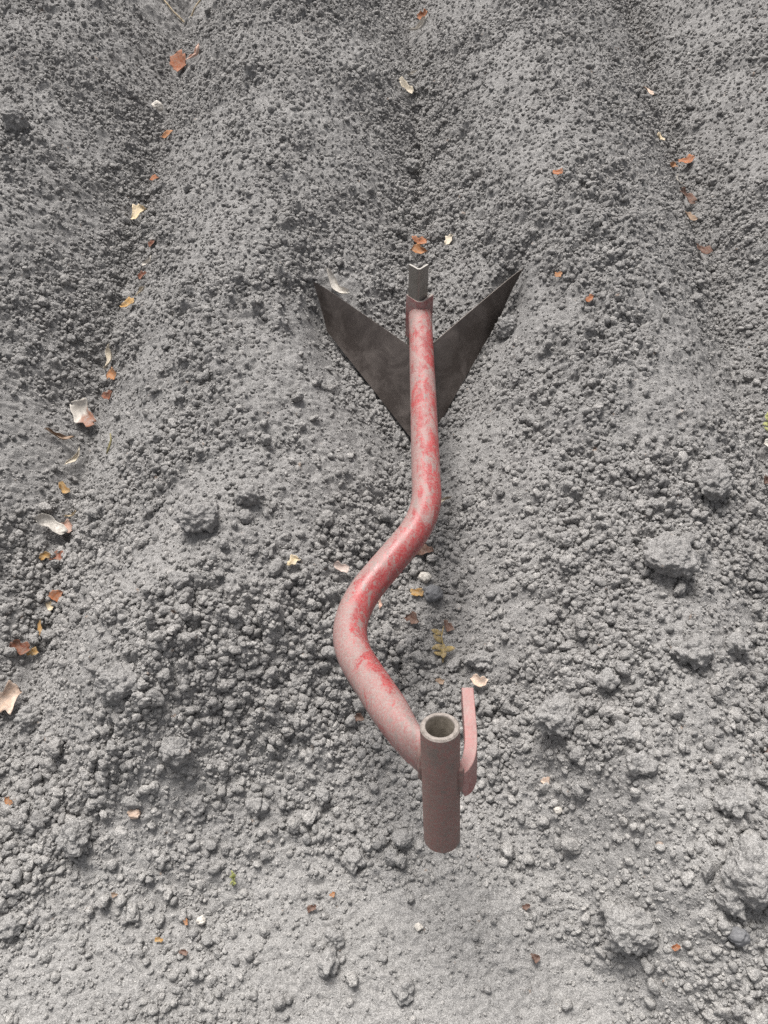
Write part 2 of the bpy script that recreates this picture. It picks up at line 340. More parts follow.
# ------------------------------------------------------------------ litter table: kind, x, y, width, depth, colour, name, category, label
LITTER = [
('leaf',-0.404,1.526,0.0398,0.0338,'russet','leaf_scrap','leaf','russet brown leaf in left furrow near top edge, beside a pale curl'),
('curl',-0.363,1.495,0.0367,0.0367,'pink','leaf_scrap','leaf','pale pink curled leaf touching the russet leaf near top of left furrow'),
('stone',-0.430,1.397,0.0249,0.0249,'white','pebble','pebble','small white pebble in the left furrow just below the russet leaf'),
('leaf',-0.399,1.310,0.0240,0.0240,'orange','leaf_scrap','leaf','orange brown leaf scrap below the white pebble in left furrow'),
('leaf',-0.407,1.193,0.0142,0.0142,'rust','leaf_scrap','leaf','tiny rust flake above the straw coloured scrap in upper left furrow'),
('leaf',-0.417,1.094,0.0327,0.0327,'straw','leaf_scrap','leaf','straw coloured papery scrap midway down the upper left furrow'),
('leaf',-0.372,0.989,0.0113,0.0113,'darkrust','leaf_scrap','leaf','tiny dark red flake just below the straw coloured papery scrap'),
('curl',-0.377,0.959,0.0176,0.0176,'white','leaf_scrap','leaf','small whitish curl above two brown flakes in left furrow'),
('leaf',-0.380,0.927,0.0142,0.0142,'darkrust','leaf_scrap','leaf','small dark rust flake between two pale curls in left furrow'),
('curl',-0.371,0.879,0.0185,0.0185,'cream','leaf_scrap','leaf','small cream curl above the yellow scrap in left furrow'),
('leaf',-0.393,0.869,0.0217,0.0217,'amber','leaf_scrap','leaf','yellow amber upright scrap in left furrow above the twisted cream leaf'),
('curl',-0.411,0.775,0.0362,0.0362,'cream','leaf_scrap','leaf','twisted cream leaf with a hooked end in the left furrow'),
('leaf',-0.396,0.732,0.0176,0.0176,'orange','leaf_scrap','leaf','orange brown leaf just under the twisted cream leaf'),
('leaf',-0.398,0.700,0.0174,0.0174,'darkrust','leaf_scrap','leaf','dark rust leaf just above the large two toned leaf'),
('leaf',-0.429,0.669,0.0403,0.0245,'twotone','leaf_scrap','leaf','large two toned leaf, white left half and russet right half'),
('curl',-0.446,0.619,0.0361,0.0361,'brown','leaf_scrap','leaf','thin brown rolled leaf left of the small olive stem'),
('twig',-0.369,0.596,0.0203,0.0203,'olive','olive_twig','twig','short olive stem below the large two toned leaf'),
('curl',-0.428,0.591,0.0333,0.0333,'cream','leaf_scrap','leaf','upright cream leaf sliver in left furrow below the two toned leaf'),
('leaf',-0.429,0.543,0.0149,0.0149,'amber','leaf_scrap','leaf','amber scrap between the cream sliver and the large white leaf'),
('leaf',-0.432,0.484,0.0395,0.0145,'white','leaf_scrap','leaf','large whitish leaf lying across the left furrow'),
('leaf',-0.419,0.488,0.0200,0.0200,'pinkbrown','leaf_scrap','leaf','pinkish brown leaf tucked against the large whitish leaf'),
('curl',-0.415,0.507,0.0134,0.0134,'straw','leaf_scrap','leaf','thin straw sliver above the pinkish brown leaf'),
('leaf',-0.434,0.443,0.0116,0.0116,'amber','leaf_scrap','leaf','small amber flake below the large whitish leaf'),
('leaf',-0.420,0.445,0.0169,0.0169,'darkrust','leaf_scrap','leaf','dark rust scrap below the large whitish leaf, beside an amber flake'),
('leaf',-0.411,0.392,0.0151,0.0151,'rust','leaf_scrap','leaf','rust scrap alone in left furrow above the amber sprig'),
('leaf',-0.420,0.380,0.0113,0.0113,'straw','leaf_scrap','leaf','small straw flake touching the lone rust scrap'),
('curl',-0.420,0.347,0.0211,0.0211,'amber','leaf_scrap','leaf','amber upright curl above the red brown clump at left'),
('leaf',-0.434,0.320,0.0217,0.0217,'darkrust','leaf_scrap','leaf','red brown leaf clump near the left edge'),
('leaf',-0.422,0.316,0.0134,0.0134,'amber','leaf_scrap','leaf','amber scrap at the right of the red brown leaf clump'),
('leaf',-0.436,0.258,0.0314,0.0256,'peach','leaf_scrap','leaf','peach coloured pointed leaf at the left edge of the photo'),
('leaf',-0.407,0.146,0.0109,0.0109,'orange','leaf_scrap','leaf','orange flake at left edge below the peach pointed leaf'),
('stone',-0.259,0.128,0.0133,0.0133,'peach','pebble','pebble','pale triangular pebble on the lower left ground'),
('stone',-0.185,0.031,0.0098,0.0098,'white','pebble','pebble','bright white chip on the lower left ground beside an orange flake'),
('leaf',-0.200,0.030,0.0079,0.0079,'orange','leaf_scrap','leaf','orange flake just left of the bright white chip'),
('leaf',-0.224,0.014,0.0078,0.0078,'amber','leaf_scrap','leaf','amber orange flake below left of the bright white chip'),
('leaf',-0.198,0.003,0.0088,0.0088,'bark','leaf_scrap','leaf','dark brown husk below the orange flake at lower left'),
('leaf',-0.273,0.054,0.0070,0.0070,'brown','leaf_scrap','leaf','faint brown flake on smooth ground left of the bright white chip'),
('sprig',-0.155,0.068,0.0109,0.0109,'moss','moss_tuft','moss','small green moss tuft on the crumbly soil at lower left'),
('curl',0.072,1.649,0.0414,0.0414,'white','leaf_scrap','leaf','white leaf sliver near the top of the middle furrow'),
('leaf',0.079,1.680,0.0187,0.0187,'rust','leaf_scrap','leaf','rust flake touching the white sliver at top of middle furrow'),
('curl',0.056,1.503,0.0259,0.0259,'white','leaf_scrap','leaf','small white curl above the cream scrap in middle furrow'),
('leaf',0.041,1.432,0.0328,0.0328,'cream','leaf_scrap','leaf','cream scrap in the middle furrow above the plough'),
('leaf',0.104,1.000,0.0162,0.0162,'cream','leaf_scrap','leaf','cream flake right of the steel shank top'),
('leaf',0.059,1.029,0.0218,0.0218,'rust','leaf_scrap','leaf','rust leaf in the middle furrow just behind the steel shank'),
('leaf',0.057,1.004,0.0267,0.0267,'orange','leaf_scrap','leaf','orange leaf pressed behind the top of the steel shank'),
('curl',-0.069,0.855,0.0467,0.0467,'white','leaf_scrap','leaf','white papery leaf behind the tip of the left plough wing'),
('curl',0.078,0.513,0.0186,0.0186,'cream','leaf_scrap','leaf','cream curl beside the upper bend of the red pipe'),
('leaf',0.048,0.439,0.0207,0.0207,'bark','leaf_scrap','leaf','dark red brown scrap right of the red pipe below its upper bend'),
('stone',0.051,0.403,0.0165,0.0165,'white','pebble','pebble','white pebble in the middle furrow right of the red pipe'),
('leaf',0.040,0.382,0.0125,0.0125,'amber','leaf_scrap','leaf','amber flake just below the white pebble beside the pipe'),
('stone',0.059,0.380,0.0252,0.0252,'slate','stone','stone','dark slate grey stone below the white pebble right of the pipe'),
('leaf',0.033,0.346,0.0170,0.0170,'bark','leaf_scrap','leaf','brown bark scrap below the slate grey stone'),
('leaf',0.077,0.341,0.0158,0.0158,'bark','seed_husk','husk','dark brown husk at the top of the yellow green sprig'),
('sprig',0.068,0.315,0.0410,0.0410,'sprig','plant_sprig','sprig','yellow green withered sprig between pipe elbow and hook'),
('leaf',0.108,0.271,0.0194,0.0194,'peach','leaf_scrap','leaf','peach leaf just above the end of the pink hook'),
('leaf',0.064,0.272,0.0106,0.0106,'brown','leaf_scrap','leaf','brown flake just below the yellow green withered sprig'),
('leaf',-0.049,0.387,0.0152,0.0152,'pinkgrey','leaf_scrap','leaf','pinkish grey leaf left of the middle of the red pipe'),
('leaf',-0.101,0.380,0.0136,0.0136,'straw','leaf_scrap','leaf','straw scrap on the left ridge side, left of the pinkish grey leaf'),
('curl',-0.006,0.359,0.0142,0.0142,'pink','leaf_scrap','leaf','pale pink sliver in the inside of the lower pipe elbow'),
('leaf',-0.028,0.227,0.0120,0.0120,'bark','leaf_scrap','leaf','dark brown scrap left of the sloping red pipe end'),
('leaf',0.493,1.394,0.0207,0.0207,'peach','leaf_scrap','leaf','peach flake near the top of the right furrow'),
('leaf',0.475,1.220,0.0228,0.0228,'straw','leaf_scrap','leaf','straw scrap in the right furrow above the orange leaf'),
('leaf',0.542,1.236,0.0271,0.0271,'rust','leaf_scrap','leaf','bright rust leaf in the right furrow below the straw scrap'),
('leaf',0.506,1.199,0.0159,0.0159,'orange','leaf_scrap','leaf','orange flake left of the bright rust leaf in right furrow'),
('curl',0.511,1.165,0.0158,0.0158,'white','leaf_scrap','leaf','white sliver above the dark bark scrap in right furrow'),
('leaf',0.528,1.145,0.0334,0.0334,'bark','leaf_scrap','leaf','long dark bark scrap in right furrow under the white sliver'),
('leaf',0.513,1.071,0.0203,0.0203,'brown','leaf_scrap','leaf','brown scrap in right furrow between the two dark bark scraps'),
('leaf',0.524,1.003,0.0282,0.0282,'bark','leaf_scrap','leaf','lowest dark bark scrap in the right furrow'),
('leaf',0.262,1.022,0.0122,0.0122,'rust','leaf_scrap','leaf','lone rust flake on the right ridge above the plough'),
('leaf',0.283,0.784,0.0096,0.0096,'rust','leaf_scrap','leaf','lone rust flake on the right ridge beside the right wing tip'),
('leaf',0.247,0.836,0.0085,0.0085,'orange','leaf_scrap','leaf','orange flake on the right ridge near the right wing tip'),
('sprig',0.538,0.644,0.0285,0.0285,'moss','weed_sprout','weed','green yellow weed sprout at the right edge of the photo'),
('leaf',0.537,0.615,0.0155,0.0155,'white','leaf_scrap','leaf','white flake below the weed sprout at the right edge'),
('leaf',0.516,0.553,0.0177,0.0177,'bark','leaf_scrap','leaf','dark brown scrap at right edge below the weed sprout'),
('leaf',0.169,0.159,0.0105,0.0105,'peach','leaf_scrap','leaf','upright peach scrap right of the socket tube'),
('stone',0.179,0.130,0.0093,0.0093,'white','pebble','pebble','white chip on the crumbly soil right of the socket tube'),
('leaf',0.387,0.180,0.0094,0.0094,'bark','leaf_scrap','leaf','dark red scrap near right edge above the biggest clod'),
('stone',0.034,0.025,0.0091,0.0091,'white','pebble','pebble','small white pebble on smooth ground below the socket tube'),
('leaf',-0.073,0.042,0.0090,0.0090,'bark','leaf_scrap','leaf','dark brown flake on lower ground left of the socket tube'),
('leaf',-0.052,0.054,0.0070,0.0070,'orange','leaf_scrap','leaf','faint orange flake right of the dark brown flake on lower ground'),
('leaf',0.147,-0.001,0.0098,0.0098,'bark','leaf_scrap','leaf','dark red stalk at the edge of the smooth ground bottom right'),
('leaf',0.264,0.007,0.0078,0.0078,'rust','leaf_scrap','leaf','rust scrap beside the lowest right clod'),
('leaf',0.142,0.043,0.0080,0.0080,'bark','leaf_scrap','leaf','dark brown flake at the edge of crumbs right of smooth ground'),
('twig',-0.425,1.738,0.1496,0.1496,'straw','dry_root','root','pale curved dry root across the left furrow at the top edge'),
('clod',0.324,0.064,0.0516,0.0655,'soil','soil_clod','clod','biggest knobbly clod, at the lower right edge'),
('clod',0.232,0.022,0.0530,0.0452,'soil','soil_clod','clod','knobbly clod lying lower left of the biggest clod'),
('clod',0.181,0.217,0.0533,0.0405,'soil','soil_clod','clod','flat rounded clod right of the pink hook'),
('clod',0.242,0.189,0.0330,0.0248,'soil','soil_clod','clod','small flat clod right of the flat rounded clod'),
('clod',0.312,0.374,0.0643,0.0510,'soil','soil_clod','clod','wide clod with dark hollow under it on the right ridge'),
('clod',0.393,0.490,0.0461,0.0534,'soil','soil_clod','clod','tall clod with dark face high on the right ridge'),
('clod',-0.218,0.185,0.0309,0.0309,'soil','soil_clod','clod','angular clod standing on the left ridge end'),
('clod',-0.320,0.107,0.0330,0.0412,'soil','soil_clod','clod','long clod with dark shaded base on the lower left ground'),
('clod',-0.401,0.233,0.0321,0.0344,'soil','soil_clod','clod','dark clod right of the peach pointed leaf'),
('clod',-0.272,0.242,0.0468,0.0404,'soil','soil_clod','clod','half buried clod at the crest of the left ridge end'),
('clod',-0.206,0.423,0.0525,0.0388,'soil','soil_clod','clod','long clod with shaded hollow on the left ridge'),
('clod',-0.218,0.349,0.0262,0.0197,'soil','soil_clod','clod','small clod below the long clod on the left ridge'),
('clod',-0.134,0.137,0.0203,0.0193,'soil','soil_clod','clod','round pale clod left of the sloping pipe end'),
('clod',-0.197,0.138,0.0233,0.0192,'soil','soil_clod','clod','flat clod left of the round pale clod'),
('clod',-0.030,0.086,0.0225,0.0256,'soil','soil_clod','clod','flat round clod left of the socket tube bottom'),
('clod',-0.054,-0.005,0.0196,0.0254,'soil','soil_clod','clod','crumbly clod in the bottom foreground, lower of two'),
('clod',-0.049,0.015,0.0168,0.0198,'soil','soil_clod','clod','crumbly clod in the bottom foreground, upper of two'),
('clod',0.019,-0.030,0.0165,0.0204,'soil','soil_clod','clod','small half buried clod at the bottom centre of the photo'),
('clod',0.307,0.043,0.0217,0.0315,'soil','soil_clod','clod','narrow clod leaning against the left of the biggest clod'),
('clod',0.310,0.015,0.0196,0.0176,'slate','soil_clod','clod','smooth dark grey clod under the biggest clod'),
('clod',-0.600,1.173,0.0393,0.0458,'soil','soil_clod','clod','dark lumpy clod at upper left edge'),
('clod',0.229,0.244,0.0253,0.0211,'soil','soil_clod','clod','pale clod above the small flat clod'),
('clod',0.246,0.160,0.0266,0.0205,'soil','soil_clod','clod','pale clod below the small flat clod'),
('clod',0.325,0.126,0.0364,0.0283,'soil','soil_clod','clod','crusty overhanging clod just above the biggest clod'),
('clod',-0.378,0.026,0.0261,0.0241,'soil','soil_clod','clod','half buried clod at the left edge of the lower ground'),
('clod',0.182,0.801,0.0341,0.0370,'soil','soil_clod','clod','dark clod resting against the right wing tip'),
('clod',0.320,0.270,0.0379,0.0295,'soil','soil_clod','clod','pale clod on the right ridge below the wide hollow clod'),
('clod',0.047,1.221,0.0288,0.0252,'soil','soil_clod','clod','dark clod in the middle furrow above the plough'),
('clod',0.374,0.286,0.0279,0.0236,'soil','soil_clod','clod','pale clod at right edge beside the pale ridge clod'),
('clod',0.113,0.295,0.0391,0.0253,'soil','soil_clod','clod','flat clod right of the yellow green withered sprig'),
('clod',-0.155,0.453,0.0255,0.0232,'soil','soil_clod','clod','round clod right of the long shaded clod'),
('clod',-0.065,0.147,0.0156,0.0156,'soil','soil_clod','clod','small round clod beside the sloping pipe end'),
]

# ------------------------------------------------------------------ loose soil crumbs (nobody could count them: one object)
def crumb_cloud():
    protos = {}
    for lev, cnt in ((0, 16), (1, 20), (2, 18), (3, 16)):
        v, f = ico(lev); ps = []
        for k in range(cnt):
            d = 1 + .40 * perlin3(v * 1.1 + k * 7.3, 5) + .34 * perlin3(v * 2.3 + k * 3.1, 6)
            rr = np.random.default_rng(k * 10 + lev)
            for _ in range(6 + 3 * lev):                  # broken, slightly flat faces
                n = rr.normal(size=3); n /= np.linalg.norm(n); lim = rr.uniform(.62, .95); h = (v * d[:, None]) @ n
                d = np.where(h > lim, d * (lim + (h - lim) * .3) / np.maximum(h, 1e-6), d)
            p = v * d[:, None] * np.array([1 + .28 * math.sin(k * 2.1), 1 + .25 * math.cos(k * 1.3), .80 + .15 * math.sin(k)])
            if lev == 3:
                p = p * (1 + .30 * domes3(v * 1.0 + k, .5, 40 + k, .4) + .20 * perlin3(v * 5 + k, 8) + .13 * perlin3(v * 11 + k, 9))[:, None] * .95
            elif lev == 2:
                p = p * (1 + .20 * perlin3(v * 4 + k, 9))[:, None]
            ps.append(p)
        protos[lev] = (np.array(ps), f)
    def sample(n, pw, ylo, yhi, fall):
        x = rng.uniform(-1.15, 1.22, n); y = rng.uniform(ylo, yhi, n)
        t = (x - FX) / SP; d = np.abs(t - np.round(t)) * 2
        w = crumbly(x, y) ** pw * (1 / (.55 + fall * np.maximum(y, 0))) * (.62 + .7 * np.exp(-(d / .22) ** 2) + .25 * (y < .55))
        keep = rng.random(n) < w / 1.9
        keep &= (np.abs(x) < .62 + .42 * np.maximum(y, 0))
        return x[keep], y[keep]
    V = []; Fc = []; Sm = []; off = 0
    for n, rlo, rhi, pw, lev, cp, ylo, yhi, fall in ((330000, .0010, .0021, 1.2, 0, 1.0, -.14, .8, 1), (140000, .0019, .0036, 1.5, 1, 1.5, -.14, .8, .6),
                                                     (420000, .0019, .0041, 1.5, 0, .8, .8, 1.98, .35), (54000, .0034, .0060, 1.8, 2, 1.7, -.14, .8, .8),
                                                     (70000, .0036, .0062, 1.8, 1, 1.0, .8, 1.98, .35), (17000, .0055, .0105, 2.2, 3, 1.8, -.14, 1.98, .8)):
        x, y = sample(n, cp, ylo, yhi, fall)
        if n in (140000, 54000):                          # earth the wings have shouldered aside, lying along their lower edges
            q = rng.random(900 if lev == 1 else 420); sd = np.where(rng.random(len(q)) < .62, -1, 1); dq = q * .145
            bx = .0545 + sd * dq; by = .628 + dq * np.where(sd > 0, 1.71, 1.237) - np.abs(rng.normal(0, .016, len(q))) - .003
            x = np.concatenate([x, bx]); y = np.concatenate([y, by])
        k = len(x)
        r = rlo + (rhi - rlo) * rng.random(k) ** pw
        r = r * (.85 + .25 * np.clip(1 - y, 0, 1))
        near = np.zeros(k, bool)
        for l in LITTER:
            if l[0] != 'clod':
                rad = max(l[3], l[4]) * (.42 if l[2] < .7 else .62)
                near |= (np.abs(x - l[1]) < rad) & (np.abs(y - l[2]) < rad) & (r > .0019)
        x, y, r = x[~near], y[~near], r[~near]; k = len(x)
        P, f = protos[lev]; nv = P.shape[1]
        ax = rng.normal(size=(k, 4)); ax /= np.linalg.norm(ax, axis=1)[:, None]
        w_, a, b, c = ax.T
        R = np.stack([1 - 2 * (b * b + c * c), 2 * (a * b - c * w_), 2 * (a * c + b * w_), 2 * (a * b + c * w_), 1 - 2 * (a * a + c * c), 2 * (b * c - a * w_),
                      2 * (a * c - b * w_), 2 * (b * c + a * w_), 1 - 2 * (a * a + b * b)], 1).reshape(k, 3, 3)
        z = hz(x, y) + r * rng.uniform(-.25, .7, k)
        for q in range(len(P)):
            s = np.arange(q, k, len(P))
            vv = np.einsum('nij,vj->nvi', R[s], P[q]) * r[s][:, None, None] + np.stack([x[s], y[s], z[s]], 1)[:, None, :]
            V.append(vv.reshape(-1, 3).astype(np.float32))
            Fc.append((f[None] + (np.arange(len(s)) * nv)[:, None, None] + off).reshape(-1, 3)); Sm.append(np.full(len(Fc[-1]), lev >= 2)); off += len(s) * nv
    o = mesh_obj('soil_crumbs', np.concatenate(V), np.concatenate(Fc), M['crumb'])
    o.data.polygons.foreach_set('use_smooth', np.concatenate(Sm))
    o['kind'] = 'stuff'; o['label'] = 'loose grey soil crumbs strewn over the ridges and furrows'
crumb_cloud()

# ------------------------------------------------------------------ clods, stones, leaves
def normal_at(x, y, e=.012):
    return Vector((float(hz(x - e, y)[0] - hz(x + e, y)[0]), float(hz(x, y - e)[0] - hz(x, y + e)[0]), 2 * e)).normalized()

def make_clod(i, x, y, w, d, col, name):
    big = w > .03
    v, f = ico(5 if big else 4)
    s = np.array([w / 2, d / 2 * .95, d / 2 * .85]) * .95
    sd = 100 + i * 3
    k = 1 + .30 * perlin3(v * 1.3 + i * 5.1, sd) + .20 * perlin3(v * 2.9 + i, sd + 1)
    # broken faces: cut the lump by a few planes
    rr = np.random.default_rng(sd)
    for _ in range(9):
        nrm = rr.normal(size=3); nrm /= np.linalg.norm(nrm); lim = rr.uniform(.72, .95)
        h = (v * k[:, None]) @ nrm
        k = np.where(h > lim, k * (lim + (h - lim) * .25) / np.maximum(h, 1e-6), k)
    p = v * k[:, None] * s
    n = v / s; n /= np.linalg.norm(n, axis=1)[:, None]
    if name == 'soil_clod' and col == 'soil':
        a = .40 * domes3(p + i, .0105, sd, .40) + .45 * domes3(p + i, .0055, sd + 5, .5) + .0060 * np.abs(perlin3(p * 70, sd + 6)) + .0032 * perlin3(p * 150, sd + 2) + .0016 * perlin3(p * 330, sd + 3)
        p = p * .93 + n * a[:, None]
    else:
        p = p + n * (.0006 * perlin3(p * 200, sd + 2))[:, None]
    z = float(hz(x, y)[0])
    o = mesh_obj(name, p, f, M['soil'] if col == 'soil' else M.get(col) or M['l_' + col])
    o.location = (x, y, z + d * ((.30 if w > .05 else .20) if name == 'soil_clod' else .22))
    o.rotation_euler = (0, 0, rr.uniform(-.3, .3))
    return o

def sheet(nu, nv, fn, th):
    """closed thin shell over a nu x nv sheet"""
    P = np.array([[fn(i / (nu - 1), j / (nv - 1)) for j in range(nv)] for i in range(nu)])
    V = P.reshape(-1, 3); W = V - np.array([0, 0, th]); n = nu * nv; F = []
    for i in range(nu - 1):
        for j in range(nv - 1):
            a, b, c, d = i * nv + j, (i + 1) * nv + j, (i + 1) * nv + j + 1, i * nv + j + 1
            F += [(a, b, c, d), (n + d, n + c, n + b, n + a)]
    rim = [i * nv for i in range(nu)] + [(nu - 1) * nv + j for j in range(1, nv)] + [i * nv + nv - 1 for i in range(nu - 2, -1, -1)] + [j for j in range(nv - 2, 0, -1)]
    for a, b in zip(rim, rim[1:] + rim[:1]): F.append((b, a, n + a, n + b))
    return np.concatenate([V, W]), F

def make_leaf(i, x, y, w, d, col, name, curl):
    rr = np.random.default_rng(900 + i)
    if w < .022 and y > .35: w *= 1.2; d *= 1.2
    L = w; B = (d * 1.15 if abs(d - w) > 1e-4 else w * rr.uniform(.5, .8)) if not curl else w * rr.uniform(.3, .46)
    ph = rr.uniform(0, 6.3, 8); bend = rr.uniform(.1, .35) if not curl else rr.uniform(.3, .6); roll = rr.uniform(.4, 1.0) if not curl else rr.uniform(1.4, 2.4)
    jag = rr.uniform(.10, .28)
    def fn(u, v):
        t = u * 2 - 1; q = v * 2 - 1
        half = B / 2 * (max(0.04, 1 - abs(t) ** 2.2) ** .6) * (1 + jag * math.sin(9 * u + ph[0]) + jag * .8 * math.sin(17 * u + ph[1] + q))
        ang = q * roll
        yy = half * math.sin(ang) / max(roll, .5) * 1.15; zz = half * (1 - math.cos(ang)) / max(roll, .5)
        xx = L / 2 * t * (1 + .12 * math.sin(5 * v + ph[2]))
        zz += bend * L * (.5 * t * t - .2) + .06 * L * math.sin(6 * u + ph[3]) * math.cos(4 * v + ph[4])
        yy += .12 * L * math.sin(2.2 * t + ph[5])
        return (xx, yy, zz)
    V, F = sheet(13, 9, fn, .0005)
    o = mesh_obj(name, V, F, M['l_' + col])
    ang = {'curl': rr.uniform(.4, 2.2)}.get('curl' if curl else '', rr.uniform(-.6, .6))
    if 'thin brown rolled' in LITTER[i][8] or 'sliver near the top' in LITTER[i][8]: ang = .15
    if 'behind the tip of the left' in LITTER[i][8]: ang = -.7
    up = (normal_at(x, y) + Vector((rr.uniform(-.25, .25), rr.uniform(-.55, 0), .5))).normalized()
    q = Vector((0, 0, 1)).rotation_difference(up)
    o.rotation_mode = 'QUATERNION'
    o.rotation_quaternion = q @ Matrix.Rotation(ang, 3, 'Z').to_quaternion()
    e = w * .3
    zz = float(np.max(hz([x, x + e, x - e, x, x], [y, y, y, y + e, y - e])))
    o.location = (x, y, .4 * zz + .6 * float(hz(x, y)[0]) + .0045 + w * .13 + (.003 if y > .8 else 0))
    return o

def sweep(path, radii, sides=12, flat=None):
    """tube along a polyline; radii is one radius or (a, b) half axes per point, the second axis along FLAT"""
    path = [Vector(p) for p in path]; V = []; F = []
    n = len(path); ref = Vector(flat) if flat else None; prev = None
    for k, p in enumerate(path):
        t = (path[min(n - 1, k + 1)] - path[max(0, k - 1)]).normalized()
        r = ref if ref else (prev or (Vector((0, 0, 1)) if abs(t.z) < .9 else Vector((1, 0, 0))))
        b = (r - t * r.dot(t)).normalized(); a = t.cross(b); prev = b
        ra, rb = radii[k] if isinstance(radii[k], tuple) else (radii[k], radii[k])
        for s in range(sides):
            c = 2 * math.pi * s / sides; V.append(p + a * (ra * math.cos(c)) + b * (rb * math.sin(c)))
    for k in range(n - 1):
        for s in range(sides):
            s2 = (s + 1) % sides; F.append((k * sides + s, k * sides + s2, (k + 1) * sides + s2, (k + 1) * sides + s))
    F.append(tuple(range(sides - 1, -1, -1))); F.append(tuple((n - 1) * sides + s for s in range(sides)))
    return V, F

def make_twig(i, x, y, w, d, col, name):
    V = []; F = []
    if 'root' in name:
        def chaikin(q):
            return [q[0]] + [tuple(a_ * f_ + b_ * (1 - f_) for a_, b_ in zip(q[k], q[k + 1])) for k in range(len(q) - 1) for f_ in (.75, .25)] + [q[-1]]
        pts = [(-.070, .035), (-.045, .012), (-.018, -.012), (.012, -.014), (.045, -.006), (.072, .0)]
        pts = chaikin(chaikin(pts)); zs = [float(hz(x + a, y + b)[0]) for a, b in pts]; z0 = zs[len(zs) // 2]
        V, F = sweep([(a, b, max(z, z0 - .004) - z0 + .004) for (a, b), z in zip(pts, zs)], [.0008 + .0010 * math.sin(math.pi * k / (len(pts) - 1)) for k in range(len(pts))], 7)
    else:
        z0 = float(hz(x, y)[0]); V, F = sweep([(-.003, -.012, .002), (0, -.004, .006), (.002, .005, .009), (.001, .013, .014)], [.0012, .0016, .0014, .0008], 7)
    o = mesh_obj(name, V, F, M['l_' + col]); o.location = (x, y, z0 + .002); return o

def make_sprig(i, x, y, w, d, col, name):
    rr = np.random.default_rng(400 + i); V = []; F = []
    def add(v, f):
        o = len(V); V.extend([tuple(q) for q in v]); F.extend([tuple(k + o for k in g_) for g_ in f])
    L = w * 1.0
    add(*sweep([(0, -L * .5, .002), (.002, -L * .15, .006), (-.001, L * .2, .010), (.002, L * .5, .012)], [.0012, .0011, .0009, .0006], 6))
    for k in range(11 if name != 'moss_tuft' else 26):
        t = rr.uniform(-.5, .5) * L; a = rr.uniform(0, 6.3); ln = rr.uniform(.18, .38) * L; wd = ln * .32
        bx = rr.uniform(-.15, .15) * L; lift = rr.uniform(.15, .8)
        v, f = sheet(5, 3, lambda u, q: (ln * u, wd * (q - .5) * math.sin(math.pi * (.08 + .86 * u)) * 1.6, ln * lift * u - .25 * ln * u * u), .0004)
        R = Matrix.Rotation(a, 3, 'Z'); add([R @ Vector(q) + Vector((bx if name == 'moss_tuft' else 0, t, .007)) for q in v], f)
    o = mesh_obj(name, V, F, M['l_' + col]); o.location = (x, y, float(hz(x, y)[0]) + .002); return o

GROUPS = {'leaf_scrap': 'dry leaf scraps lying on the soil', 'pebble': 'pale pebbles and chips on the soil', 'soil_clod': 'larger clods of grey soil'}
for i, (k, x, y, w, d, col, name, cat, label) in enumerate(LITTER):
    if k in ('leaf', 'curl'): o = make_leaf(i, x, y, w, d, col, name, k == 'curl')
    elif k in ('stone', 'clod'): o = make_clod(i, x, y, w, d, col, name)
    elif k == 'twig': o = make_twig(i, x, y, w, d, col, name)
    else: o = make_sprig(i, x, y, w, d, col, name)
    tag(o, label, cat, GROUPS.get(name))

# ------------------------------------------------------------------ the ridging plough
root = bpy.data.objects.new('ridging_plough', None); COL.objects.link(root)
root.location = (.0524, .72, 0.0); root.empty_display_size = .05
tag(root, 'hand ridging plough with bent red pipe stem and two dark wings in the middle furrow', 'plough')
RL = Vector(root.location)
def part(name, V, F, mat, parent=root, smooth=True, bevel=0, sharp=True):
    base = RL
    o = mesh_obj(name, [Vector(v) - base for v in V], F, mat, parent, smooth)
    if bevel:
        b = o.modifiers.new('edge', 'BEVEL'); b.width = bevel; b.segments = 2; b.limit_method = 'ANGLE'; b.angle_limit = math.radians(40)
    if smooth and sharp: o.data.set_sharp_from_angle(angle=math.radians(40))
    return o

ST = Vector((.042, .1494, .320)); SB = Vector((.0484, .0853, .2079))
SU = (ST - SB).normalized()
# socket tube with an open bore
def tube(top, bot, ro, ri, sides=40):
    ax = (top - bot).normalized(); a = ax.cross(Vector((1, 0, 0))).normalized(); b = ax.cross(a); V = []
    rings = [(bot, ri), (bot, ro - .0012), (bot + ax * .0012, ro)] + [(bot + (top - bot) * t, ro) for t in (.25, .5, .75)] + [(top - ax * .0014, ro), (top, ro - .0012), (top, ri + .0006), (top - ax * .0008, ri), (bot + (top - bot) * .5, ri)]
    for c, r in rings:
        for s in range(sides):
            an = 2 * math.pi * s / sides; V.append(c + a * (r * math.cos(an)) + b * (r * math.sin(an)))
    n = len(rings); F = []
    for k in range(n):
        k2 = (k + 1) % n
        for s in range(sides):
            s2 = (s + 1) % sides; F.append((k * sides + s, k2 * sides + s, k2 * sides + s2, k * sides + s2))
    return V, F, n, sides
V, F, nr, sd = tube(ST, SB, .0151, .0108)
o = part('socket_tube', V, F, [M['paint_socket'], M['rim'], M['bore']])
for p in o.data.polygons:
    k = p.index // sd
    p.material_index = 1 if k in (6, 7, 8) else (2 if k in (9, 10) else 0)

